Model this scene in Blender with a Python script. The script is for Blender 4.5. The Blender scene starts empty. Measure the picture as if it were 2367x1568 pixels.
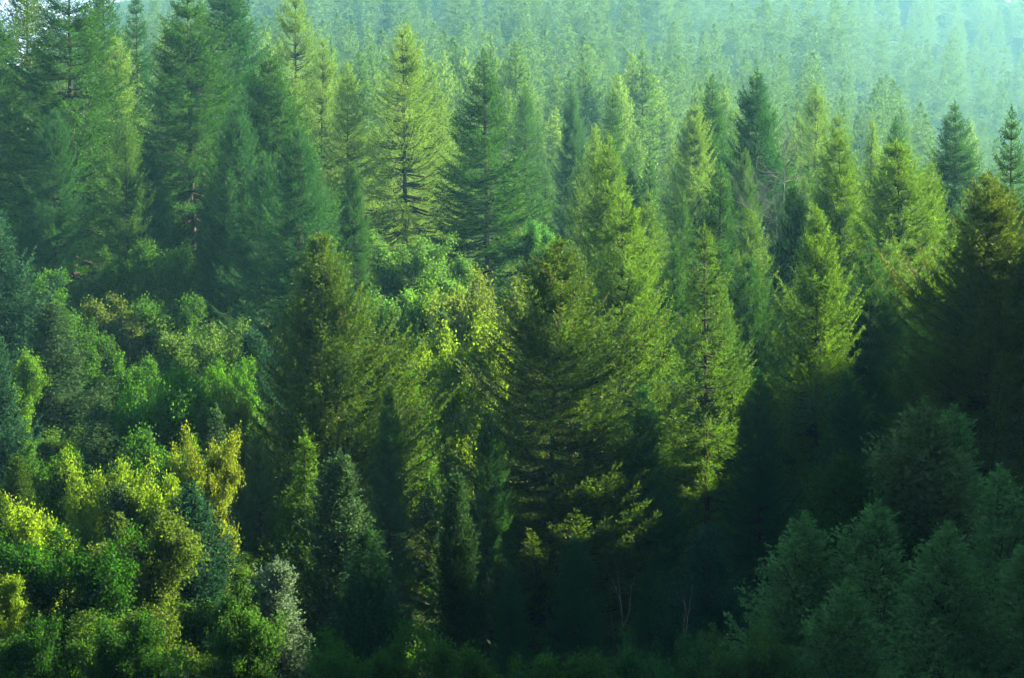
import bpy, math
import numpy as np

# ------------------------------------------------------------------ camera, sky, sun, exposure
S = bpy.context.scene
C = S.collection
rad = math.radians
PITCH = rad(-3.0)
HFOV = rad(20.0)
cd = bpy.data.cameras.new('camera'); cam = bpy.data.objects.new('camera', cd); C.objects.link(cam)
cd.sensor_width = 36.0; cd.lens = 18.0 / math.tan(HFOV / 2)
cd.clip_start = 1.0; cd.clip_end = 6000.0
cam.rotation_euler = (rad(90) + PITCH, 0, 0)
S.camera = cam

SUN_AZ, SUN_EL = rad(62), rad(26)          # to the right of the view direction, above the horizon
w = bpy.data.worlds.new('World'); S.world = w; w.use_nodes = True
nt = w.node_tree; bg = nt.nodes['Background']
sky = nt.nodes.new('ShaderNodeTexSky'); sky.sky_type = 'NISHITA'; sky.sun_disc = False
sky.air_density = .4; sky.dust_density = .1; sky.sun_elevation = SUN_EL; sky.sun_rotation = SUN_AZ
nt.links.new(sky.outputs[0], bg.inputs[0]); bg.inputs[1].default_value = 0.075
sd = bpy.data.lights.new('sun', 'SUN'); sun = bpy.data.objects.new('sun', sd); C.objects.link(sun)
sd.energy = 5.0; sd.angle = rad(0.5); sd.color = (1.0, 0.95, 0.80)
sun.rotation_euler = (rad(90) - SUN_EL, 0, math.pi - SUN_AZ)
S.view_settings.view_transform = 'Standard'; S.view_settings.look = 'None'
S.view_settings.exposure = 2.45; S.view_settings.gamma = 1.0; S.view_settings.use_curve_mapping = False
cy = S.cycles
cy.max_bounces = 4; cy.diffuse_bounces = 1; cy.glossy_bounces = 1; cy.transmission_bounces = 2
cy.transparent_max_bounces = 2; cy.volume_bounces = 0; cy.use_adaptive_sampling = False
cy.use_denoising = True
cy.caustics_reflective = False; cy.caustics_refractive = False

# ------------------------------------------------------------------ terrain
K = 2 * math.tan(HFOV / 2) / 2367.0        # slope of one unit of the layout sheet (2367 wide, 1568 high)
CX, CYY = 1183.5, 784.0
cp, sp = math.cos(PITCH), math.sin(PITCH)
def ray(dx, dy, D):
    X = (dx - CX) * K; Y = (CYY - dy) * K
    d = D / (cp - Y * sp)
    return X * d, d * (sp + Y * cp)        # x, z at horizontal distance D
def proj(x, y, z):
    f = y * cp + z * sp; u = -y * sp + z * cp
    return CX + x / f / K, CYY - u / f / K
TD = [20, 60, 100, 135, 160, 190, 230, 300, 400, 720, 1080, 1440, 1980, 2700, 3600, 4800]
TX = [-500, 0, 296, 592, 1183, 1775, 2367, 2900]
TB = [[5200]*8, [2600]*8,
 [2000,2000,2000,2050,2100,2150,2150,2150],
 [1650,1680,1680,1700,1750,1850,1850,1850],
 [1400,1430,1450,1500,1600,1700,1700,1700],
 [1150,1180,1200,1280,1450,1500,1500,1500],
 [900,930,950,1000,1150,1250,1250,1250],
 [650,660,665,680,710,850,880,880],
 [490,500,510,530,570,640,680,690],
 [320,330,340,340,360,440,560,580],
 [300,290,260,250,230,330,520,560],
 [290,260,190,150,130,250,430,500],
 [270,230,130,60,0,110,250,330],
 [260,215,60,-60,-130,-40,50,120],
 [270,225,30,-200,-260,-200,-100,-50],
 [330,300,130,-60,-120,-100,-50,0]]
TZ = np.array([[ray(CX, b, D)[1] for b in row] for row, D in zip(TB, TD)])
LD = np.log(np.array(TD, float)); TU = (np.array(TX, float) - CX) * K
def sstep(a): a = np.clip(a, 0, 1); return a * a * (3 - 2 * a)
saz, caz = math.sin(SUN_AZ), math.cos(SUN_AZ); tel = math.tan(SUN_EL)
def ground(x, y):
    x = np.asarray(x, float); y = np.maximum(np.asarray(y, float), 21.0)
    ld = np.log(y); u = x / y
    i = np.clip(np.searchsorted(LD, ld) - 1, 0, len(LD) - 2); j = np.clip(np.searchsorted(TU, u) - 1, 0, len(TU) - 2)
    a = np.clip((ld - LD[i]) / (LD[i+1] - LD[i]), 0, 1); b = sstep((u - TU[j]) / (TU[j+1] - TU[j]))
    i0 = np.maximum(i - 1, 0); i3 = np.minimum(i + 2, len(LD) - 1)
    def row(r): return TZ[r, j] * (1 - b) + TZ[r, j+1] * b
    p0, p1, p2, p3 = row(i0), row(i), row(i+1), row(i3)
    z = p1 + 0.5 * a * (p2 - p0 + a * (2*p0 - 5*p1 + 4*p2 - p3 + a * (3*(p1 - p2) + p3 - p0)))
    z = z + 0.5 * np.sin(x*.11 + 1.3) * np.sin(y*.09) * np.clip(y/150, 0, 3) + .25*np.sin(x*.37+y*.21)
    z = z + sstep((y - 650) / 700.0) * 20 * np.sin(.042 * (x * .95 + y * .30)) 
    # unseen ridge added right of the view to shade near air and tree feet
    p = caz * x - saz * y; t = saz * x + caz * y
    kp = np.interp(p, [-250, -225, -205, -180, -174, -158, -148, -135, -115, -85, -30, 80], [-114, -97, -84, -75, -73, -66, -64, -58, -43, -20, -8, -8])
    zc = kp + 250 * tel + 2.5 * np.sin(p * .23) + 2.2 * np.sin(p * .61 + 1) + 1.6 * np.sin(p * 1.27 + t * .3) + 1.2 * np.sin(p * .93 - t * .7)
    wgt = sstep(1 - np.abs(t - 250) / 62.0) * sstep((p + 240) / 30.0)
    return np.where(zc > z, z * (1 - wgt) + zc * wgt, z)
def gz(x, y): return float(ground(x, y))

# ------------------------------------------------------------------ materials
def node(nt, kind, **kw):
    n = nt.nodes.new(kind)
    for k, v in kw.items(): setattr(n, k, v)
    return n
def new_mat(name):
    m = bpy.data.materials.new(name); m.use_nodes = True; m.node_tree.nodes.clear()
    return m, m.node_tree
def foliage_mat(name, trans=0.5, gloss=0.02, tgain=(2.2, 2.7, 0.9), cone=(.10, .055, .02)):
    """leaf colour comes from the object's own colour; 'tint' varies it leaf by leaf, 'cone' turns some tips rusty"""
    m, t = new_mat(name); L = t.links
    oi = node(t, 'ShaderNodeObjectInfo')
    at = node(t, 'ShaderNodeAttribute', attribute_name='tint'); ac = node(t, 'ShaderNodeAttribute', attribute_name='cone')
    mr = node(t, 'ShaderNodeMapRange'); mr.inputs[3].default_value = .55; mr.inputs[4].default_value = 1.45
    L.new(at.outputs['Fac'], mr.inputs[0])
    mul = node(t, 'ShaderNodeVectorMath', operation='SCALE'); L.new(oi.outputs['Color'], mul.inputs[0]); L.new(mr.outputs[0], mul.inputs['Scale'])
    mix = node(t, 'ShaderNodeMix', data_type='RGBA'); L.new(ac.outputs['Fac'], mix.inputs[0]); L.new(mul.outputs[0], mix.inputs[6])
    mix.inputs[7].default_value = (*cone, 1)
    d = node(t, 'ShaderNodeBsdfDiffuse'); L.new(mix.outputs[2], d.inputs[0])
    tg = node(t, 'ShaderNodeVectorMath', operation='MULTIPLY'); tg.inputs[1].default_value = tgain; L.new(mix.outputs[2], tg.inputs[0])
    tr = node(t, 'ShaderNodeBsdfTranslucent'); L.new(tg.outputs[0], tr.inputs[0])
    ms = node(t, 'ShaderNodeMixShader'); ms.inputs[0].default_value = trans; L.new(d.outputs[0], ms.inputs[1]); L.new(tr.outputs[0], ms.inputs[2])
    g = node(t, 'ShaderNodeBsdfGlossy'); g.inputs['Roughness'].default_value = .5; g.inputs[0].default_value = (.9, .95, .8, 1)
    m2 = node(t, 'ShaderNodeMixShader'); m2.inputs[0].default_value = gloss; L.new(ms.outputs[0], m2.inputs[1]); L.new(g.outputs[0], m2.inputs[2])
    o = node(t, 'ShaderNodeOutputMaterial'); L.new(m2.outputs[0], o.inputs[0])
    return m
def noise_mat(name, c1, c2, scale, bump=0.0):
    m, t = new_mat(name); L = t.links
    tc = node(t, 'ShaderNodeTexCoord'); n = node(t, 'ShaderNodeTexNoise'); n.inputs['Scale'].default_value = scale; n.inputs['Detail'].default_value = 6
    L.new(tc.outputs['Object'], n.inputs['Vector'])
    r = node(t, 'ShaderNodeValToRGB'); r.color_ramp.elements[0].color = (*c1, 1); r.color_ramp.elements[1].color = (*c2, 1)
    r.color_ramp.elements[0].position = .35; r.color_ramp.elements[1].position = .65
    L.new(n.outputs[0], r.inputs[0])
    d = node(t, 'ShaderNodeBsdfDiffuse'); L.new(r.outputs[0], d.inputs[0])
    o = node(t, 'ShaderNodeOutputMaterial'); L.new(d.outputs[0], o.inputs[0])
    return m
M_NEEDLE = foliage_mat('needles', .42, .015, (2.2, 2.7, 0.8))
M_LEAF = foliage_mat('broad_leaves', .55, .008, (2.1, 2.5, .7))
M_JUNI = foliage_mat('scale_leaves', .40, .004, (1.3, 1.7, 1.0))
M_BARK = noise_mat('bark', (.035, .03, .022), (.085, .07, .05), 3.0)
M_PALE = noise_mat('pale_bark', (.10, .085, .055), (.36, .31, .20), 4.0)
M_GREY = noise_mat('grey_dead_wood', (.08, .09, .07), (.16, .175, .135), 4.0)
M_GROUND = noise_mat('forest_floor', (.012, .022, .008), (.035, .05, .015), .35)

# ------------------------------------------------------------------ mesh building
def mesh(name, V, F, mat, attrs=None, smooth=False):
    V = np.asarray(V, np.float32); F = np.asarray(F, np.int32)
    me = bpy.data.meshes.new(name); me.vertices.add(len(V)); me.vertices.foreach_set('co', V.ravel())
    k = F.shape[1]; me.loops.add(F.size); me.loops.foreach_set('vertex_index', F.ravel())
    me.polygons.add(len(F)); me.polygons.foreach_set('loop_start', np.arange(0, F.size, k, dtype=np.int32))
    for an, av in (attrs or {}).items():
        a = me.attributes.new(an, 'FLOAT', 'POINT'); a.data.foreach_set('value', np.asarray(av, np.float32))
    me.materials.append(mat); me.update(calc_edges=True)
    if smooth: me.polygons.foreach_set('use_smooth', np.ones(len(F), bool))
    return me
def unit(a): return a / np.maximum(np.linalg.norm(a, axis=-1, keepdims=True), 1e-9)
def kites(P, Dr, Ln, Wd, side):
    """leaf-shaped faces: root P, direction Dr, length, half width, sideways vector"""
    a = P; b = P + Dr * (Ln * .45)[:, None] + side * Wd[:, None]; c = P + Dr * Ln[:, None]; d = P + Dr * (Ln * .45)[:, None] - side * Wd[:, None]
    V = np.stack([a, b, c, d], 1).reshape(-1, 3); F = np.arange(len(P) * 4).reshape(-1, 4)
    return V, F
def tubes(paths, sides=4):
    """paths: list of (points n x 3, radii n)"""
    VV, FF, o = [], [], 0
    for P, Rr in paths:
        P = np.asarray(P, float); n = len(P)
        T = unit(np.gradient(P, axis=0)); ref = np.array([1., 0, 0]) if abs(T[0][2]) > .7 else np.array([0, 0, 1.])
        A = unit(np.cross(T, ref)); B = np.cross(T, A)
        an = np.arange(sides) * 2 * math.pi / sides
        ring = P[:, None] + (A[:, None] * np.cos(an)[None, :, None] + B[:, None] * np.sin(an)[None, :, None]) * np.asarray(Rr)[:, None, None]
        VV.append(ring.reshape(-1, 3))
        i = np.arange(n - 1)[:, None] * sides; j = np.arange(sides)[None]; j2 = (j + 1) % sides
        FF.append(np.stack([i + j, i + j2, i + sides + j2, i + sides + j], -1).reshape(-1, 4) + o); o += n * sides
    return np.concatenate(VV), np.concatenate(FF)

def conifer(seed, H=25., R=4.2, base=.08, e=.8, per_m=9., ts=.19, cs=.085, cl=.20, cw=.034, irr=.3, lumps=26, up=(-6, 42), tipr=0.0,
            cone=0.0, lean=0.0, lop=None, bare=.16, curl=.14, hole=0.0, layered=0.0, limbs=True, trunk_r=None, mat=None):
    r = np.random.default_rng(seed); R = R * 1.5
    n = int(H * (1 - base) * per_m)
    t = np.sort(r.random(n)) ** .9
    if layered: 
        wh = (H * (1-base)) / layered; t = np.clip((np.round(t * wh) + r.normal(0, .13, n)) / wh, 0, .995)
    az = r.random(n) * 2 * math.pi
    prof = np.power(np.clip(1 - t, 0, 1), e) * (1 - .25 * np.exp(-t / .12)) + tipr * np.clip((1 - t) / .05, 0, 1) * np.exp(-(1 - t) / .25)
    env = np.ones(n); hh = t * H
    for _ in range(lumps):
        ha, aa, am = r.random() * H, r.random() * 6.283, r.normal(0, irr); s = .5 + r.random() * 1.3
        dd = np.abs((az - aa + math.pi) % (2 * math.pi) - math.pi)
        env += am * np.exp(-((hh - ha) / s) ** 2 - (dd / .55) ** 2)
    if lop:      # one side carries longer branches
        dd = np.abs((az - lop[0] + math.pi) % (2 * math.pi) - math.pi); env += lop[1] * np.exp(-(dd / .8) ** 2) * np.exp(-((t - .45) / .25) ** 2)
    env = np.clip(env, .35, 1.6)
    L = R * prof * env * r.uniform(.72, 1.08, n) + .18
    keep = r.random(n) > hole * (1 - t)
    t, az, L = t[keep], az[keep], L[keep]; n = len(t)
    el = np.radians(up[0] + (up[1] - up[0]) * t ** 1.3 + r.normal(0, 7, n))
    z0 = (base + (1 - base) * t) * H
    H3 = np.stack([np.cos(az), np.sin(az), np.zeros(n)], 1)
    def bpos(b, s):     # s in metres along branch b
        f = s / L[b]
        zz = s * np.sin(el[b]) + L[b] * (-.10 * np.sin(f * math.pi) + curl * f ** 2.2)
        ho = s * np.cos(el[b])
        q = H3[b] * ho[:, None]; q[:, 2] += z0[b] + zz
        return q
    nb = np.maximum((L * (1 - bare) / ts).astype(int), 1) * 2
    b = np.repeat(np.arange(n), nb); k = np.arange(len(b)) - np.repeat(np.cumsum(nb) - nb, nb)
    s = L[b] * (bare + (1 - bare) * (k + r.random(len(b))) / nb[b])
    P = bpos(b, s); P2 = bpos(b, np.minimum(s + .1, L[b] * 1.0 + .1)); Tn = unit(P2 - P)
    tl = np.minimum(.42 * (L[b] - s) + .34, 1.25) * r.uniform(.6, 1.1, len(b))
    side = unit(np.cross(Tn, [0, 0, 1.])) * np.where(k % 2, 1, -1)[:, None]
    ang = np.radians(r.uniform(30, 68, len(b)))
    TD_ = unit(Tn * np.cos(ang)[:, None] + side * np.sin(ang)[:, None] + np.stack([np.zeros(len(b))] * 2 + [r.normal(-.06, .2, len(b))], 1))
    nc = np.maximum((tl / cs).astype(int), 1) + 1
    c = np.repeat(np.arange(len(b)), nc); kk = np.arange(len(c)) - np.repeat(np.cumsum(nc) - nc, nc)
    f = (kk + r.random(len(c)) * .8) / nc[c]
    Q = P[c] + TD_[c] * (f * tl[c])[:, None] + r.normal(0, .03, (len(c), 3)); Q[:, 2] -= .12 * f ** 2 * tl[c]
    dr = unit(TD_[c] + r.normal(0, .42, (len(c), 3)) + np.array([0, 0, .3])); 
    sd_ = unit(np.cross(dr, r.normal(0, 1, (len(c), 3)) + np.array([0, 0, .6])))
    ln = cl * r.uniform(.7, 1.3, len(c)); wd = cw * r.uniform(.6, 1.3, len(c))
    # leader at the very top
    nl = int(60 * (.27 / cl)); lz = H * .995 + r.random(nl) * 1.1 - .5; lr = (H * .995 + .6 - lz) * .22
    la = r.random(nl) * 6.283
    QL = np.stack([np.cos(la) * lr * .4, np.sin(la) * lr * .4, lz], 1); dl = unit(np.stack([np.cos(la) * .7, np.sin(la) * .7, np.ones(nl) * .9], 1))
    Q = np.concatenate([Q, QL]); dr = np.concatenate([dr, dl]); sd_ = np.concatenate([sd_, unit(np.cross(dl, r.normal(0, 1, (nl, 3))))])
    ln = np.concatenate([ln, np.full(nl, cl)]); wd = np.concatenate([wd, np.full(nl, cw)])
    V, F = kites(Q, dr, ln, wd, sd_)
    tb = r.random(len(b)) * .5; tint = np.concatenate([tb[c], r.random(nl) * .5]) + r.random(len(Q)) * .5
    cn = np.zeros(len(Q))
    if cone:
        bh = r.random(n) < .6
        fr = (s / L[b])[c]; up_ = t[b][c]
        pr = cone * np.where(bh[b][c], 1, .1) * (fr > .78) * (.35 + up_)
        cn[:len(c)] = (r.random(len(c)) < pr) * r.uniform(.5, 1, len(c)) 
    if lean:
        V[:, 0] += lean * (V[:, 2] / H) ** 2
    crown = mesh('crown', V, F, mat or M_NEEDLE, {'tint': np.repeat(tint, 4), 'cone': np.repeat(cn, 4)})
    tr_ = trunk_r or (.011 * H + .03)
    zz = np.linspace(-1.5, H * .985, 12); wob = np.cumsum(r.normal(0, .012, (12, 2)), 0)
    tp = np.stack([wob[:, 0], wob[:, 1], zz], 1); tp[:, 0] += lean * np.clip(zz / H, 0, 1) ** 2
    paths = [(tp, tr_ * np.clip(1 - zz / H, .03, 1.0) ** .8 + .012)]
    if limbs:
        ss = np.array([0, .3, .6, .85])
        for i in range(n):
            if L[i] < .6: continue
            pp = bpos(np.full(4, i), ss * L[i]); pp[:, 0] += lean * (pp[:, 2] / H) ** 2
            paths.append((pp, (.016 + .011 * L[i]) * np.array([1, .7, .45, .2])))
    V2, F2 = tubes(paths, 4 if not limbs else 4)
    trunk = mesh('trunk', V2, F2, M_BARK, smooth=True)
    return dict(crown=crown, trunk=trunk, H=H)

def bare_tree(seed, H, mat, spread=.5, depth=4, n0=7, up=.5, leaves=0, r0=.1, trunk_to=1.0, rounded=0, puff=.16, leaf=.13, lw=.05):
    """a branching skeleton; a few leaves on the ends"""
    r = np.random.default_rng(seed); paths = []; tips = []
    k = 9; z = np.linspace(-.8, H * trunk_to, k); wob = np.cumsum(r.normal(0, .02 * H / 6, (k, 2)), 0)
    tp = np.stack([wob[:, 0], wob[:, 1], z], 1); paths.append((tp, r0 * np.linspace(1, .12, k)))
    def grow(p, d, L, rr, dep):
        n = 4; pts = [p]; dd = d
        for _ in range(n):
            dd = unit(dd + r.normal(0, .16, 3) + np.array([0, 0, .05])); pts.append(pts[-1] + dd * L / n)
        paths.append((np.array(pts), np.linspace(rr, rr * .4, n + 1)))
        if dep <= 0: tips.append(pts[-1]); return
        for m in range(3):
            q = pts[1 + m + (m == 2)] if 1 + m + (m == 2) < len(pts) else pts[-1]
            grow(q, unit(dd + r.normal(0, spread, 3)), L * r.uniform(.45, .65), rr * .55, dep - 1)
    for i in range(n0):
        f = .25 + .7 * (i + r.random() * .6) / n0; a = i * 2.4 + r.random()
        zi = f * H * trunk_to; p = np.array([np.interp(zi, z, tp[:, 0]), np.interp(zi, z, tp[:, 1]), zi])
        grow(p, unit(np.array([math.cos(a), math.sin(a), up])), H * (rounded * (.62 + .5 * math.sin(math.pi * (f - .1))) * r.uniform(.7, 1.2) if rounded else .30 * (1.15 - .8 * f)), r0 * .35, depth - 2)
    V2, F2 = tubes(paths, 4); out = dict(trunk=mesh('trunk', V2, F2, mat, smooth=True), H=H)
    if leaves:
        tips = np.array(tips); b = r.integers(0, len(tips), leaves); P = tips[b] + r.normal(0, puff, (leaves, 3)); lt = r.random(len(tips)) * .5; P[:, 2] = np.maximum(P[:, 2], .1)
        dr = unit(r.normal(0, 1, (leaves, 3))); V, F = kites(P, dr, leaf * r.uniform(.7, 1.3, leaves), lw * r.uniform(.7, 1.3, leaves), unit(np.cross(dr, r.normal(0, 1, (leaves, 3)))))
        out['crown'] = mesh('crown', V, F, M_LEAF, {'tint': np.repeat(lt[b] + r.random(leaves) * .5, 4), 'cone': np.zeros(leaves * 4)})
    return out

rng = np.random.default_rng(11)
# ------------------------------------------------------------------ placing things
def place(proto, name, cat, label, x, y, h, wide=1.0, rz=0.0, col=(.05, .09, .02), group=None, sink=.3, z=None, tilt=0.0):
    o = bpy.data.objects.new(name, None); C.objects.link(o); o.empty_display_size = .5
    s = h / proto['H']; tilt = tilt or (rng.normal(0, .022) if name == 'fir_tree' else 0); g = gz(x, y) - sink if z is None else z
    o.location = (x, y, g); o.scale = (s * wide, s * wide, s); o.rotation_euler = (tilt * .5, tilt, rz)
    o['label'] = label; o['category'] = cat
    if group: o['group'] = group
    for part in ('trunk', 'crown'):
        if part in proto:
            c = bpy.data.objects.new(part, proto[part]); C.objects.link(c); c.parent = o; c.color = (*col, 1)
    return o
def on_sheet(dx, D):
    return (dx - CX) * K * D / cp, D
def put(proto, name, cat, label, dx, dtop, D, **kw):
    """stand a tree on the ground in direction dx, D metres away, as tall as its top shows"""
    x, _ = ray(dx, dtop, D); zt = ray(dx, dtop, D)[1]; h = zt - (gz(x, D) - .3)
    if name == 'fir_tree': kw['wide'] = kw.get('wide', 1) * .85
    if name == 'leafy_tree': kw['wide'] = kw.get('wide', 1) * .72
    return place(proto, name, cat, label, x, D, h, **kw)

rng = np.random.default_rng(11)

# ------------------------------------------------------------------ ground
def grid(name, xs, ys, mat, zf):
    X, Y = np.meshgrid(xs, ys); Z = zf(X, Y); V = np.stack([X, Y, Z], -1).reshape(-1, 3)
    nx, ny = len(xs), len(ys); i = np.arange(ny - 1)[:, None] * nx + np.arange(nx - 1)[None]
    F = np.stack([i, i + 1, i + nx + 1, i + nx], -1).reshape(-1, 4)
    me = mesh(name, V, F, mat, smooth=True); o = bpy.data.objects.new(name, me); C.objects.link(o); return o
ys = np.concatenate([np.arange(-120, 20, 10), np.geomspace(22, 2860, 330)])
xs = np.concatenate([np.arange(-620, -240, 10), np.arange(-240, 300, 3), np.arange(300, 621, 10)])
gr = grid('ground', xs, ys, M_GROUND, ground); gr['kind'] = 'structure'

# ------------------------------------------------------------------ tree moulds
CO = {}
CO['round'] = conifer(1, H=23, R=5.8, base=.04, e=.70, per_m=27, up=(4, 55), cone=.07, irr=.22, lop=(0.1, .42), curl=.22, bare=.12)
CO['cones'] = conifer(2, H=25, R=6.8, base=.05, e=.72, per_m=24, layered=.9, up=(-6, 40), cone=.12, irr=.4, lumps=40, curl=.16)
CO['full'] = conifer(3, H=26, R=6.4, base=.06, e=.8, per_m=18, layered=1.0, up=(-8, 38), irr=.32, cone=.04)
CO['open'] = conifer(4, H=25, R=5.4, base=.08, e=.85, per_m=12, up=(-8, 32), irr=.35, hole=.2, layered=.75, cone=.08)
CO['light'] = conifer(5, H=28, R=7.4, base=.08, e=.8, per_m=15, layered=1.25, up=(-12, 48), irr=.3, hole=.1, bare=.22, cs=.15)
CO['ragged'] = conifer(6, H=25, R=6.2, base=.08, e=.85, per_m=12, up=(-8, 45), irr=.5, lumps=36, hole=.2, bare=.2)
CO['dense'] = conifer(7, H=26, R=6.0, base=.05, e=.75, per_m=19, layered=.8, up=(-10, 45), irr=.3)
CO['narrow'] = conifer(8, H=22, R=4.0, base=.06, e=.8, per_m=17, up=(-5, 50), irr=.35)
CO['tall'] = conifer(9, H=30, R=6.8, base=.08, e=.82, per_m=16, layered=1.3, up=(-14, 42), irr=.38, lumps=34, hole=.12, bare=.2)
CO['wide'] = conifer(10, H=24, R=7.2, base=.05, e=.7, per_m=18, layered=1.1, up=(-14, 40), irr=.36)
FAR = [conifer(20 + i, H=24, R=[5.4, 6.2, 4.6, 5.8][i], base=.05, e=[.8, .72, .85, .9][i], per_m=11, ts=.42, cs=.24, cl=.5, cw=.09, layered=1.1, irr=.32, lumps=20, up=(-10, 42), limbs=True) for i in range(4)]
VFAR = [conifer(30 + i, H=24, R=[4.6, 3.8, 5.4][i], base=.05, e=[.8, .9, .75][i], per_m=11, ts=.45, cs=.3, cl=.5, cw=.10, irr=.3, lumps=14, up=(-10, 42), limbs=False) for i in range(3)]
BL = [bare_tree(40 + i, 7, M_BARK, spread=.42, depth=5, n0=[17, 14, 20, 16][i], up=[.7, .9, .5, .8][i], leaves=[40000, 34000, 46000, 38000][i], r0=.12, trunk_to=.86, rounded=[.24, .21, .26, .23][i], puff=.2, leaf=.12, lw=.042) for i in range(4)]
JU = [conifer(50 + i, H=10, R=[1.7, 2.1, 1.15, 1.9][i], base=.02, e=[.75, .7, .85, .7][i], per_m=34, ts=.15, cs=.07, cl=.13, cw=.034, irr=.5, lumps=46, up=(28, 66), curl=.25, bare=.1, mat=M_JUNI) for i in range(4)]
BJ = [conifer(70 + i, H=12, R=[2.5, 2.1][i], base=.02, e=.84, per_m=42, ts=.17, cs=.08, cl=.15, cw=.038, irr=.5, lumps=60, up=(30, 66), curl=.3, bare=.1, mat=M_JUNI) for i in range(2)]
DEAD = bare_tree(60, 17, M_GREY, spread=.55, depth=5, n0=26, up=.25, r0=.14)
TWIG = bare_tree(61, 4.5, M_PALE, spread=.35, depth=4, n0=5, up=1.6, leaves=260, r0=.06, trunk_to=.8)
SNAG = bare_tree(62, 11, M_PALE, spread=.4, depth=3, n0=4, up=1.2, r0=.09)

# colours (leaf reflectance)
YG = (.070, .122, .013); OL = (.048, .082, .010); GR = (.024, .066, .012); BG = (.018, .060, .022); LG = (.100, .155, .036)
LIME = (.100, .145, .014); MID = (.028, .068, .010); TEAL = (.025, .065, .035); RJ = (.095, .190, .055); PJ = (.12, .16, .10); GREY = (.045, .078, .032)

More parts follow.
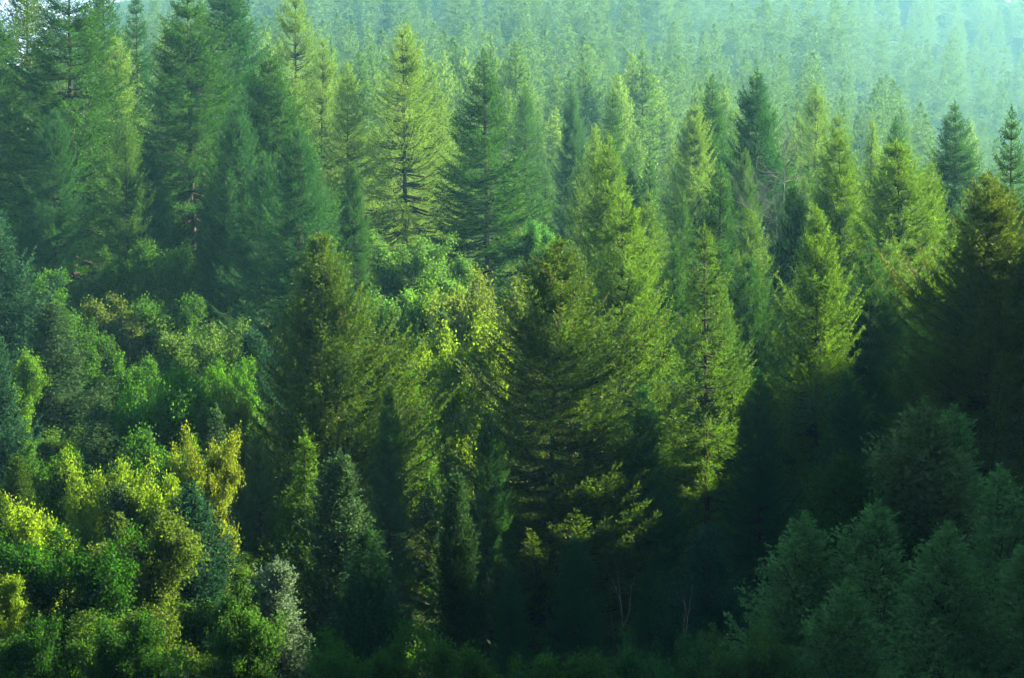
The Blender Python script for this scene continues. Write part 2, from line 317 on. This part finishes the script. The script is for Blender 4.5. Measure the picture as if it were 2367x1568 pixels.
# ------------------------------------------------------------------ conifers one can point to
T = [
 # mould, x, top, distance, width, turn, colour, label
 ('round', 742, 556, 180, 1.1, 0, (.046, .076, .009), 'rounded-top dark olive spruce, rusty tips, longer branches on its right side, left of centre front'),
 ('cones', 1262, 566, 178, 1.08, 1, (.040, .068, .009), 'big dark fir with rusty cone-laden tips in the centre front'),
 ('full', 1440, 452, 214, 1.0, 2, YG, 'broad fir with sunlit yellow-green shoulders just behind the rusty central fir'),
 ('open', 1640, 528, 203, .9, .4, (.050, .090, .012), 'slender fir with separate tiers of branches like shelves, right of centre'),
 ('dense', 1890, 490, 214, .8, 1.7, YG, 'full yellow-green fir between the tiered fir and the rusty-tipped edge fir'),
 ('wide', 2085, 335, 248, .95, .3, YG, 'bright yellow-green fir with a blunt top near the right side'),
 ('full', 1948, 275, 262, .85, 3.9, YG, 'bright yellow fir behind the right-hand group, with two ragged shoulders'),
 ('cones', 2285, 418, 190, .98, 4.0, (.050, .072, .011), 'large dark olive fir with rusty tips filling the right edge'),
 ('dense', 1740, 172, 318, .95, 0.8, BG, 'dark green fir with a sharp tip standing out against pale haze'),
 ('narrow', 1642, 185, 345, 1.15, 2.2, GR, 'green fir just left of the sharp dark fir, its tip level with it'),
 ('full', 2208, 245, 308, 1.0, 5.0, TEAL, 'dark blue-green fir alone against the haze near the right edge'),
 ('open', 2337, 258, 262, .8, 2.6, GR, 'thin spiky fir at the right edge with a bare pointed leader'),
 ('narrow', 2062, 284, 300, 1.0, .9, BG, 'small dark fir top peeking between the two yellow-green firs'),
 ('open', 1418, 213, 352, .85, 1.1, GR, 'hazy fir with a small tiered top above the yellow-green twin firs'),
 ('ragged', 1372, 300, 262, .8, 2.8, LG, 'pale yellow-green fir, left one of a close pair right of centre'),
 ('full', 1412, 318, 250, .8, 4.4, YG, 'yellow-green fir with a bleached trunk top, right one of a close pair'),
 ('ragged', 1214, 204, 372, .9, 5.2, GR, 'hazy fir right of the narrow dark middle fir, branches reaching right'),
 ('dense', 1326, 224, 366, .7, .5, TEAL, 'hazy blue-green fir with a blunt head, below the far spur'),
 ('ragged', 1885, 198, 385, 1.0, 1.9, LG, 'hazy pale fir with a bent split top behind the right group'),
 ('narrow', 1655, 384, 268, 1.15, .2, GR, 'slim green fir standing behind the tiered fir'),
 ('dense', 1822, 425, 262, .7, 3.0, GR, 'dark green fir below the grey dead tree'),
 ('narrow', 2003, 280, 345, .7, 4.1, LG, 'small pale thin fir between the yellow firs in the haze'),
 ('wide', 1610, 250, 330, .75, 3.3, LG, 'pale sunlit fir left of the sharp dark fir'),
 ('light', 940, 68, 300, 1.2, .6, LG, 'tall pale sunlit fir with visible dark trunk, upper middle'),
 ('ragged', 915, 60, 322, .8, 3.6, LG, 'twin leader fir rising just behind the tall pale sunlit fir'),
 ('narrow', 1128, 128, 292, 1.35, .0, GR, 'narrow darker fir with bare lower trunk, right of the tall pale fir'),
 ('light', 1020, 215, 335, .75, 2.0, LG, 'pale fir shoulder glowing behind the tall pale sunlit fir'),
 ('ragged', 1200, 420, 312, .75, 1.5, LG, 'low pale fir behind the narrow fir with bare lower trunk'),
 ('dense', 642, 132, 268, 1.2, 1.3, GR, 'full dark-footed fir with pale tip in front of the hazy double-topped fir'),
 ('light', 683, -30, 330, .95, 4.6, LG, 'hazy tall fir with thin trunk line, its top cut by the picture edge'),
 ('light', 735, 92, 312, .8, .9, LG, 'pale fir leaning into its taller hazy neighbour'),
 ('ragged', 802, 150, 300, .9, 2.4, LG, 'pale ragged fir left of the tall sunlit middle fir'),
 ('tall', 447, -38, 282, 1.25, .2, GR, 'very tall fir with a straight dark trunk showing through its crown'),
 ('dense', 522, -60, 318, 1.2, 2.9, BG, 'dark blue-green fir behind the very tall straight fir'),
 ('open', 318, -20, 330, .75, 4.9, BG, 'dark sparse fir with flat tiers, sky behind it'),
 ('light', 270, 88, 292, .95, 1.0, LG, 'pale fir glowing at its side below the sparse tiered fir'),
 ('tall', 165, -95, 268, 1.3, 3.1, GR, 'huge dark fir with long trunk at upper left'),
 ('ragged', 222, -50, 305, .85, .6, GR, 'fir between the huge dark fir and the sparse tiered fir'),
 ('ragged', 62, -70, 285, 1.1, 5.5, OL, 'loose olive fir with bright sky behind its top, by the left edge'),
 ('tall', -20, -40, 275, .9, 1.8, GR, 'dark fir cut by the left edge'),
 ('dense', 385, 140, 300, .7, 2.2, GR, 'fir half hidden between two tall trunks at left'),
 ('wide', 340, 330, 262, .7, .1, BG, 'dark lower fir below the very tall straight fir'),
 ('wide', 560, 250, 258, .8, 4.2, BG, 'dark wide fir in the shade left of the dark-footed fir'),
 ('wide', 120, 260, 255, .75, 2.6, BG, 'dark wide fir at the foot of the huge dark fir'),
 ('wide', 700, 330, 262, .75, 5.6, BG, 'deeply shaded fir between the rounded spruce and the pale row'),
 ('wide', 690, 300, 240, .8, 2.2, BG, 'deep green wide fir just behind the rounded spruce'),
 ('wide', 605, 360, 247, .8, 4.9, BG, 'deep green wide fir left of the rounded spruce top, branches down to the leafy slope'),
 ('dense', 490, 430, 262, .8, .9, BG, 'short deep green fir at the top of the leafy slope'),
 ('dense', 820, 380, 275, .7, 3.4, GR, 'shaded fir beside the pale sunlit row, middle left'),
 ('ragged', 2160, 380, 262, .8, 1.2, YG, 'yellow-green fir behind the rusty-tipped edge fir'),
 ('full', 1540, 560, 235, .75, .9, GR, 'shaded fir squeezed between the broad fir and the tiered fir'),
 ('wide', 1740, 600, 228, .75, 2.7, GR, 'shaded fir behind the tiered fir, its crown mostly hidden'),
 ('full', 2010, 560, 225, .8, 5.4, GR, 'dark green fir in front of the blunt yellow-green fir'),
 ('dense', 2130, 700, 205, .75, .7, GR, 'dark fir left of the rusty-tipped edge fir, in shade'),
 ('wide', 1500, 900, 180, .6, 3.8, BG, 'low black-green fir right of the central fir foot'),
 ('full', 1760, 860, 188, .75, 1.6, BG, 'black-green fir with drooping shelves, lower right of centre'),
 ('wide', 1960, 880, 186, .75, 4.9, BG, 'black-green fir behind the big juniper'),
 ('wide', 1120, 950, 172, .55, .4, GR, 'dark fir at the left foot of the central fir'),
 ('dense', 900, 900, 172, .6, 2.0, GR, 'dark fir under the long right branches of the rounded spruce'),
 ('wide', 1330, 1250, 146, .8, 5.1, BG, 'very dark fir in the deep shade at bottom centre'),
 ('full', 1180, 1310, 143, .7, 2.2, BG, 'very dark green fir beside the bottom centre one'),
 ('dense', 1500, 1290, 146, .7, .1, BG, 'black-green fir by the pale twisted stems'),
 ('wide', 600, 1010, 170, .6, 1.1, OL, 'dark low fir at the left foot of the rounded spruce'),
]
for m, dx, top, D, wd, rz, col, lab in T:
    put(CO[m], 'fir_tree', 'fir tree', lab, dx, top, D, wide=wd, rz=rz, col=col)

# ------------------------------------------------------------------ junipers
J = [
 (0, 118, 712, 196, 1.5, .5, GREY, 'grey-olive conical juniper standing among leafy trees at left'),
 (2, 1022, 742, 205, .9, 1, GREY, 'thin grey-green columnar juniper between the two big front firs'),
 (1, -8, 505, 215, 1.1, 2, TEAL, 'dark bluish juniper cut by the left edge, upper one'),
 (0, -12, 785, 180, 1.0, .2, TEAL, 'dark bluish juniper cut by the left edge, below the upper one'),
 (3, 228, 952, 172, 1.3, .9, GREY, 'small grey-green juniper beside the green maple clump'),
 (0, 40, 1068, 158, 1.1, .4, OL, 'dark olive juniper above the yellow-lit shrub at left'),
 (2, 0, 1165, 142, 1.3, 1.9, OL, 'brownish narrow juniper at the left edge beside the yellow-lit shrub'),
 (3, 285, 1138, 150, 1.2, 2.9, GREY, 'pale grey-green juniper between two lime-lit leafy trees'),
 (1, 445, 1140, 148, 1.2, 1.1, TEAL, 'dark blue-green juniper below the yellow leafy tree'),
 (0, 640, 1312, 128, 1.4, 2.1, PJ, 'small pale grey-green juniper at the bottom, left of centre'),
 (2, 706, 1030, 152, 1.3, .7, YG, 'yellow-tipped narrow juniper in front of the rounded spruce'),
 (0, 785, 1070, 145, 1.25, 1.3, GREY, 'tall grey-olive juniper in front of the rounded spruce'),
 (3, 850, 1240, 136, 1.2, .8, (.030, .070, .025), 'dark green juniper right of the tall grey-olive one'),
 (2, 500, 962, 166, 1.1, .9, GREY, 'pale silvery juniper against the yellow-green leafy tree'),
 (3, 585, 775, 205, 1.1, 3.9, TEAL, 'pale bluish juniper touching the left side of the rounded spruce'),
 (2, 188, 672, 230, 1.4, 3.3, MID, 'small green juniper on the shaded left slope'),
 (0, 1055, 1110, 150, .8, .5, (.030, .060, .018), 'dark bluish green juniper left of the central fir foot'),
 (1, 1640, 1240, 142, 1.0, 1.5, TEAL, 'dim juniper in deep shade right of the pale twisted stems'),
 (1, 1952, 1085, 140, 1.2, .3, MID, 'green juniper with a sharp tip, left shoulder of the big juniper mass'),
 (1, 2140, 960, 142, 1.62, 1.9, (.095, .14, .045), 'tallest juniper of the lower right mass, olive tips'),
 (3, 2205, 975, 146, 1.56, .9, RJ, 'twin of the tallest juniper, just right of it'),
 (1, 2310, 1110, 132, 1.43, 4.0, RJ, 'bluish juniper at the right side of the lower right mass'),
 (1, 1860, 1215, 128, 1.56, 2.5, RJ, 'low bluish juniper at the left end of the lower right mass'),
 (3, 2030, 1190, 126, 1.69, 1.1, RJ, 'green juniper low in the middle of the lower right mass'),
 (1, 2190, 1240, 121, 1.69, .1, RJ, 'bluish juniper at the bottom of the lower right mass'),
 (0, 2380, 1280, 119, 1.56, 3.0, RJ, 'juniper in the bottom right corner'),
 (1, 1960, 1370, 114, 1.56, 2.0, RJ, 'lowest juniper of the lower right mass, at the bottom edge'),
]
for m, dx, top, D, wd, rz, col, lab in J:
    put(BJ[m % 2] if 'lower right mass' in lab or 'tallest' in lab or 'corner' in lab else JU[m], 'juniper', 'juniper', lab, dx, top, D, wide=wd * (1.02 if 'lower right mass' in lab or 'tallest' in lab or 'corner' in lab else 1), rz=rz, col=col)

# ------------------------------------------------------------------ leafy trees
B = [
 (2, 945, 568, 268, 1.15, 0, (.06, .12, .035), 'round pale green leafy tree under the tall pale sunlit fir'),
 (0, 1045, 618, 272, .9, 1, (.06, .12, .035), 'smaller pale green leafy tree right of the round one'),
 (1, 1245, 520, 290, 1.0, 1, (.05, .13, .04), 'bluish green leafy tree right of the fir with bare lower trunk'),
 (3, 920, 690, 235, 1.0, 2, (.055, .12, .03), 'green leafy tree right of the rounded spruce top'),
 (1, 1000, 680, 232, .9, 3, (.06, .12, .02), 'yellowish green leafy tree behind the thin columnar juniper'),
 (2, 1100, 682, 226, 1.0, 1.5, (.075, .10, .025), 'olive-gold leafy tree left of the central fir top'),
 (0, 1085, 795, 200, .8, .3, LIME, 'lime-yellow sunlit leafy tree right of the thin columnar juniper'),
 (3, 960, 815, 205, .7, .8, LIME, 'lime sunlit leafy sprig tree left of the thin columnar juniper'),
 (1, 920, 880, 192, .9, 1.9, MID, 'green leafy tree behind the right branches of the rounded spruce'),
 (3, 85, 640, 226, 1.2, .7, (.035, .085, .014), 'deep green leafy tree at left by the bluish juniper'),
 (0, 300, 590, 248, 1.0, 1.2, MID, 'shaded green leafy tree under the tall firs, left'),
 (2, 390, 590, 245, 1.0, 2.2, MID, 'shaded green leafy tree right of its twin under the tall firs'),
 (1, 270, 715, 222, 1.2, .1, (.06, .08, .02), 'brownish green leafy tree in the middle of the left slope'),
 (3, 400, 700, 224, 1.2, 1.4, MID, 'green leafy tree in the middle of the left slope, below the firs'),
 (2, 470, 780, 208, 1.2, 2.6, (.05, .085, .025), 'dull green leafy tree on the left slope near the rounded spruce'),
 (0, 170, 760, 208, 1.1, 3.6, MID, 'green leafy tree right of the grey-olive juniper'),
 (1, 330, 845, 195, 1.0, 2.0, (.040, .095, .015), 'bright topped leafy tree on the left slope, above the green maple pair'),
 (3, 545, 845, 200, .7, .9, (.050, .125, .013), 'small round bright green tree beside the rounded spruce'),
 (2, 420, 900, 186, 1.0, .4, MID, 'green leafy tree behind the lime-topped clump'),
 (0, 35, 850, 190, .9, 1.0, (.06, .12, .012), 'yellow-green leafy tree between the edge junipers'),
 (1, 330, 925, 174, 1.0, 2.9, (.045, .125, .012), 'bright green maple with lit left crown, mid left'),
 (0, 410, 898, 176, 1.0, 5.9, (.045, .125, .012), 'bright green maple with lit top, right of its twin'),
 (3, 520, 920, 176, .65, 3.0, (.075, .11, .02), 'golden green leafy tree touching the rounded spruce'),
 (2, 480, 1038, 160, .6, .8, (.11, .13, .016), 'yellow leafy tree in front of the rounded spruce, left'),
 (1, 150, 1060, 162, 1.1, 1.9, MID, 'green leafy tree above the lime-lit one at lower left'),
 (0, 370, 1040, 162, 1.0, 4.0, (.030, .080, .012), 'dark green leafy tree left of the yellow tree'),
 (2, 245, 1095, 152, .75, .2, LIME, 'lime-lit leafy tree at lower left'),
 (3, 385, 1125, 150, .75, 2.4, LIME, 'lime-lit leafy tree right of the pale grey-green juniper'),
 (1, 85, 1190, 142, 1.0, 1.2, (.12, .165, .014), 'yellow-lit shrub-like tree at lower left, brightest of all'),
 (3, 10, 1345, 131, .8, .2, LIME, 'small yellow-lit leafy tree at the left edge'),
 (2, 160, 1265, 134, 1.35, 3.1, (.015, .052, .006), 'large green maple filling the bottom left'),  # darker leaf colour stands in for shade at bottom left
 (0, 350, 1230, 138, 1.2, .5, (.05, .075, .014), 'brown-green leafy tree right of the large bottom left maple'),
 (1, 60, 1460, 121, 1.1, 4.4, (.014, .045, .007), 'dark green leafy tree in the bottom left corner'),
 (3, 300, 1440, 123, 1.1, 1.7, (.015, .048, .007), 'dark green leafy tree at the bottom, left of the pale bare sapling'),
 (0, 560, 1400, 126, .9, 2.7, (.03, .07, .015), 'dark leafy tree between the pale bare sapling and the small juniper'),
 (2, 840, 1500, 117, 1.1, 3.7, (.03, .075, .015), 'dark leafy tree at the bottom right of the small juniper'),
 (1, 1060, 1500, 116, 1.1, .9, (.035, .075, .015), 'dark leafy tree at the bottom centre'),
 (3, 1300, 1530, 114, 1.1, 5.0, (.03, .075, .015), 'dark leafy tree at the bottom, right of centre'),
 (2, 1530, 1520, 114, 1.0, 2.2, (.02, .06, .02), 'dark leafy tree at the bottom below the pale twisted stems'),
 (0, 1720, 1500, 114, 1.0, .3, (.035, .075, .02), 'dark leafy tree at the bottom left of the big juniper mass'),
]
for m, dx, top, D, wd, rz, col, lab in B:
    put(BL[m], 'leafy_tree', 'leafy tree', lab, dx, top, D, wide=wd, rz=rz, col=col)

put(DEAD, 'dead_tree', 'dead tree', 'grey dead tree with bare branches beside the sharp dark fir', 1812, 318, 300, rz=.3)
put(DEAD, 'dead_tree', 'dead tree', 'grey bare snag half hidden at the foot of the sharp dark fir', 1755, 440, 285, rz=2.3, wide=1.1)
put(TWIG, 'bare_sapling', 'sapling', 'pale bare forked sapling at the bottom left', 435, 1462, 116, rz=.5, col=MID)
put(SNAG, 'twisted_snag', 'dead tree', 'pale twisted bare stems low in the dark right of centre', 1468, 1300, 141, rz=1.0, wide=.7, tilt=-.10)
put(SNAG, 'twisted_snag', 'dead tree', 'second pale twisted bare stem, right of the first one in the dark', 1535, 1340, 139, rz=3.0, wide=.6, tilt=-.14)

# ------------------------------------------------------------------ filling the slopes behind: single firs up to 300, the rest as one forest
def scatter(D0, D1, sp_, margin=120, rows=.95):
    out = []; y = D0
    while y < D1:
        s = sp_(y); half = (CX + margin) * K * y
        for x in np.arange(-half, half, s): out.append((x + rng.uniform(-.42, .42) * s, y + rng.uniform(-.42, .42) * s * max(rows, 1)))
        y += s * rows
    return out
def ceil_mid(dx): return np.interp(dx, [-200, 0, 300, 600, 850, 1050, 1300, 1700, 2000, 2200, 2600], [200, 190, 200, 260, 330, 420, 330, 330, 400, 420, 420])
def ceil_spur(dx): return np.interp(dx, [-200, 60, 200, 300, 400, 1250, 1480, 1700, 1900, 2100, 2367, 2600], [330, 170, 110, 60, -80, -80, 70, 150, 262, 340, 480, 500])
def clear_of(x, y, pts, d): return all((x - a) ** 2 + (y - b) ** 2 > d * d for a, b in pts)
taken = [tuple(o.location[:2]) for o in C.objects if o.type == 'EMPTY']
def mixc(a, b, f): return tuple(a[i] * (1 - f) + b[i] * f for i in range(3))
nmid = 0; cnt = len(T)
names = list(CO)
for x, y in scatter(225, 450, lambda y: 13.):
    h = rng.uniform(17, 25); z = gz(x, y); dx, dt = proj(x, y, z + h); 
    if not (-60 < dx < 2430) or not clear_of(x, y, taken, 4.5): continue
    if dt < ceil_mid(dx): 
        need = ray(dx, ceil_mid(dx) + rng.uniform(0, 60), y)[1] - z
        if need < 9: continue
        h = need
    if y < 262 and dx > 540 and dx < 1240: continue
    if y < 410 and 860 < dx < 1310: continue
    if y < 250 and dx < 620: continue
    m = FAR[rng.integers(4)] if y > 330 else CO[['dense', 'wide', 'full', 'ragged', 'narrow'][rng.integers(5)]]
    taken.append((x, y)); nmid += 1
    o = place(m, 'fir_tree', 'fir tree', 'half-hidden green fir filling the gaps behind the front rows', x, y, h, wide=rng.uniform(.55, .8), rz=rng.uniform(0, 6.28),
          col=mixc(GR, LG, rng.random() * .6), group='half-hidden firs behind the front rows'); o['filler'], o['fx'], o['ft'] = 'half-hidden fir', float(dx), float(max(dt, ceil_mid(dx)))
for x, y in scatter(122, 262, lambda y: 5.5):
    h = rng.uniform(3.2, 5.8); z = gz(x, y); dx, dt = proj(x, y, z + h)
    if dx < -60 or dx > 1240 - max(0, (dt - 800)) * .9 or dt > 1600 or (dt > 1150 and dx > 620) or not clear_of(x, y, taken, 2.2): continue
    o = place(BL[rng.integers(4)], 'leafy_tree', 'leafy tree', 'small green leafy tree crowded among larger ones on the left slope', x, y, h, wide=rng.uniform(1.0, 1.5), rz=rng.uniform(0, 6.28),
          col=mixc(MID, (.045, .080, .014), rng.random()), group='small leafy trees of the left slope'); o['filler'], o['fx'], o['ft'] = 'small leafy tree', float(dx), float(dt)
spur = []
for x, y in scatter(450, 1250, lambda y: 9.0 + (y - 450) * .004, rows=3.2):
    h = rng.uniform(15, 27) * (1 + (y - 450) / 1600); z = gz(x, y); dx, dt = proj(x, y, z + h)
    if not (-40 < dx < 2420) or dt < ceil_spur(dx) - (150 if y > 620 and dx > 1250 else 0) or proj(x, y, z + h)[1] > 560: continue
    _, db = proj(x, y, z); spur.append((x, y, h, dx, dt))
spur.sort(key=lambda q: q[1])
room = 296 - cnt - nmid
print('mid firs', nmid, 'spur', len(spur), 'room', room)
rest = []
for i, (x, y, h, dx, dt) in enumerate(spur):
    if dt < -25 - 2 or i >= max(room, 0) or dx < -20: rest.append((x, y, h)); continue
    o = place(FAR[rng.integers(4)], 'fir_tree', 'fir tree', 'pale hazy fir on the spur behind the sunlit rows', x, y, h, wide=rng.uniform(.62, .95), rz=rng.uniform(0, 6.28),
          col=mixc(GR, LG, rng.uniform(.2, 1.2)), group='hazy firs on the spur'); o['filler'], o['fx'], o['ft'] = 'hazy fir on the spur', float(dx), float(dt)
for x, y in scatter(1250, 2840, lambda y: 12.0 + (y - 1250) * .003, 60, rows=4.6):
    h = rng.uniform(18, 48); z = gz(x, y); dx, dt = proj(x, y, z + h)
    if (dx < 400 and dt < ceil_spur(dx) - 90 * (dx > 110)) or dt > 620 or proj(x, y, z)[1] < -60: continue
    rest.append((x, y, h))
print('far forest', len(rest), 'faces', sum(len(m.polygons) for m in bpy.data.meshes))
def forest(name, pts, protos):
    pts = np.array(pts); V = np.stack([pts[:, 0], pts[:, 1], ground(pts[:, 0], pts[:, 1]) - .3], 1)
    me = bpy.data.meshes.new(name); me.vertices.add(len(V)); me.vertices.foreach_set('co', V.astype(np.float32).ravel())
    for an, ty, val in (('hs', 'FLOAT', pts[:, 2] / 24), ('rot', 'FLOAT', rng.random(len(V)) * 6.28), ('pick', 'INT', rng.integers(0, len(protos), len(V)))):
        a = me.attributes.new(an, ty, 'POINT'); a.data.foreach_set('value', np.asarray(val, np.float32 if ty == 'FLOAT' else np.int32))
    o = bpy.data.objects.new(name, me); C.objects.link(o)
    ng = bpy.data.node_groups.new(name, 'GeometryNodeTree')
    ng.interface.new_socket('Geometry', in_out='INPUT', socket_type='NodeSocketGeometry'); ng.interface.new_socket('Geometry', in_out='OUTPUT', socket_type='NodeSocketGeometry')
    gi = ng.nodes.new('NodeGroupInput'); go = ng.nodes.new('NodeGroupOutput')
    g2 = ng.nodes.new('GeometryNodeGeometryToInstance'); L = ng.links
    for p in reversed(protos):
        holder = bpy.data.objects.new('crown', p['crown'])
        oi = ng.nodes.new('GeometryNodeObjectInfo'); oi.inputs['Object'].default_value = holder; oi.inputs['As Instance'].default_value = True
        L.new(oi.outputs['Geometry'], g2.inputs[0])
    def att(n, ty):
        a = ng.nodes.new('GeometryNodeInputNamedAttribute'); a.data_type = ty; a.inputs[0].default_value = n; return a
    ip = ng.nodes.new('GeometryNodeInstanceOnPoints'); L.new(gi.outputs[0], ip.inputs['Points']); L.new(g2.outputs[0], ip.inputs['Instance'])
    ip.inputs['Pick Instance'].default_value = True; L.new(att('pick', 'INT').outputs[0], ip.inputs['Instance Index'])
    cx = ng.nodes.new('ShaderNodeCombineXYZ'); L.new(att('rot', 'FLOAT').outputs[0], cx.inputs[2]); L.new(cx.outputs[0], ip.inputs['Rotation'])
    L.new(att('hs', 'FLOAT').outputs[0], ip.inputs['Scale']); L.new(ip.outputs[0], go.inputs[0])
    md = o.modifiers.new('trees', 'NODES'); md.node_group = ng
    return o
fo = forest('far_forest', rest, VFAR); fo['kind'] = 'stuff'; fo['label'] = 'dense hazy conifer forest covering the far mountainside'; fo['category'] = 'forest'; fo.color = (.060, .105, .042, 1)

LM = [(l, dx, dt + 130) for l, dx, dt in [
 ('rounded olive spruce', 742, 620), ('rusty-tipped central fir', 1262, 620), ('broad fir behind the central fir', 1440, 452), ('tiered slender fir', 1640, 528),
 ('full fir beside the tiered one', 1890, 490), ('blunt bright yellow-green fir', 2085, 335), ('bright yellow fir with ragged shoulders', 1948, 275), ('large dark olive edge fir', 2285, 418),
 ('sharp dark fir', 1740, 172), ('lone blue-green fir', 2208, 245), ('yellow-green twin firs', 1390, 300),
 ('tall pale sunlit fir', 940, 68), ('narrow dark fir', 1128, 128), ('full fir with pale tip', 642, 132), ('hazy double-topped fir', 700, 0), ('very tall straight fir', 447, -38),
 ('sparse tiered fir', 318, -20), ('huge dark fir', 165, -60), ('loose olive edge fir', 62, -70), ('thin columnar juniper', 1022, 742), ('grey-olive conical juniper', 118, 712),
 ('round pale green leafy tree', 945, 568), ('silvery juniper', 500, 962), ('yellow leafy tree', 480, 1038), ('yellow-lit shrub', 85, 1190), ('small pale juniper', 640, 1312),
 ('tallest juniper', 2140, 1002), ('bright topped leafy tree', 330, 845), ('blue-green juniper near the yellow tree', 445, 1140), ('pale bare sapling', 435, 1400)]]
ORD = ['topmost', 'second from the top', 'third from the top', 'fourth from the top', 'fifth from the top', 'sixth from the top', 'seventh from the top', 'eighth from the top', 'ninth from the top', 'tenth from the top'] + ['%dth from the top' % k for k in range(11, 40)]
def name_fillers():
    pools = {}
    for o in C.objects:
        if o.type != 'EMPTY' or 'filler' not in o: continue
        dx, dt, kind = o['fx'], o['ft'], o['filler']
        l = min(LM, key=lambda q: abs(q[1] - dx) * 1.3 + abs(q[2] - dt - 40) * .6); ex, ey = dx - l[1], dt + 40 - l[2]
        rel = ('right of' if ex > 0 else 'left of') if abs(ex) > abs(ey) * .8 else ('below' if ey > 0 else 'above')
        pools.setdefault((kind, rel, l[0]), []).append((dt, o))
    for (kind, rel, l), lst in pools.items():
        lst.sort(key=lambda q: q[0])
        for k, (dt, o) in enumerate(lst):
            o['label'] = f"{'hazy spur fir' if kind[0] == 'h' and 'spur' in kind else kind} {rel} the {l}" + ('' if len(lst) == 1 else ', ' + ORD[k])
    for o in C.objects:
        for k in ('filler', 'fx', 'ft'):
            if k in o: del o[k]
name_fillers()

# ------------------------------------------------------------------ undergrowth
def undergrowth(N, seed):
    r = np.random.default_rng(seed)
    nc = N // 40; y = r.uniform(105, 430, nc) ; x = r.uniform(-1, 1, nc) * (CX + 120) * K * y
    h = r.uniform(.5, 1.8, nc); b = np.repeat(np.arange(nc), 40); M = len(b)
    px = x[b] + r.normal(0, 1.0, M); py = y[b] + r.normal(0, 1.0, M)
    P = np.stack([px, py, ground(px, py) + r.random(M) * h[b]], 1)
    dr = unit(r.normal(0, 1, (M, 3)) + np.array([0, 0, .4])); side = unit(np.cross(dr, r.normal(0, 1, (M, 3))))
    V, F = kites(P, dr, r.uniform(.2, .45, M), r.uniform(.07, .13, M), side)
    me = mesh('undergrowth', V, F, M_LEAF, {'tint': np.repeat(r.random(nc)[b] * .5 + r.random(M) * .5, 4), 'cone': np.zeros(M * 4)})
    o = bpy.data.objects.new('undergrowth', me); C.objects.link(o); o.color = (.035, .075, .015, 1)
    o['kind'] = 'stuff'; o['label'] = 'leafy undergrowth between the trees'; o['category'] = 'undergrowth'
undergrowth(160000, 5)

# ------------------------------------------------------------------ haze
def haze(x0, x1, y0, y1, z0, z1, dens):
    V = np.array([(x, y, z) for x in (x0, x1) for y in (y0, y1) for z in (z0, z1)], float)
    F = np.array([(0, 1, 3, 2), (4, 6, 7, 5), (0, 4, 5, 1), (2, 3, 7, 6), (0, 2, 6, 4), (1, 5, 7, 3)])
    m, t = new_mat('haze'); v = node(t, 'ShaderNodeVolumePrincipled'); v.inputs['Color'].default_value = (.34, .93, 1.0, 1)
    v.inputs['Density'].default_value = dens; v.inputs['Anisotropy'].default_value = .55; v.inputs['Absorption Color'].default_value = (1, 1, 1, 1)
    o = node(t, 'ShaderNodeOutputMaterial'); t.links.new(v.outputs[0], o.inputs['Volume'])
    me = mesh('haze', V, F, m); ob = bpy.data.objects.new('haze', me); C.objects.link(ob); ob['kind'] = 'stuff'
    ob['label'] = 'pale blue-green haze hanging over the valley'; ob['category'] = 'haze'
VV = np.empty(len(gr.data.vertices) * 3, np.float32); gr.data.vertices.foreach_get('co', VV); VV = VV.reshape(-1, 3)
haze(-622, 622, -122, 2862, VV[:, 2].min() - 1, VV[:, 2].max() + 45, .000135)
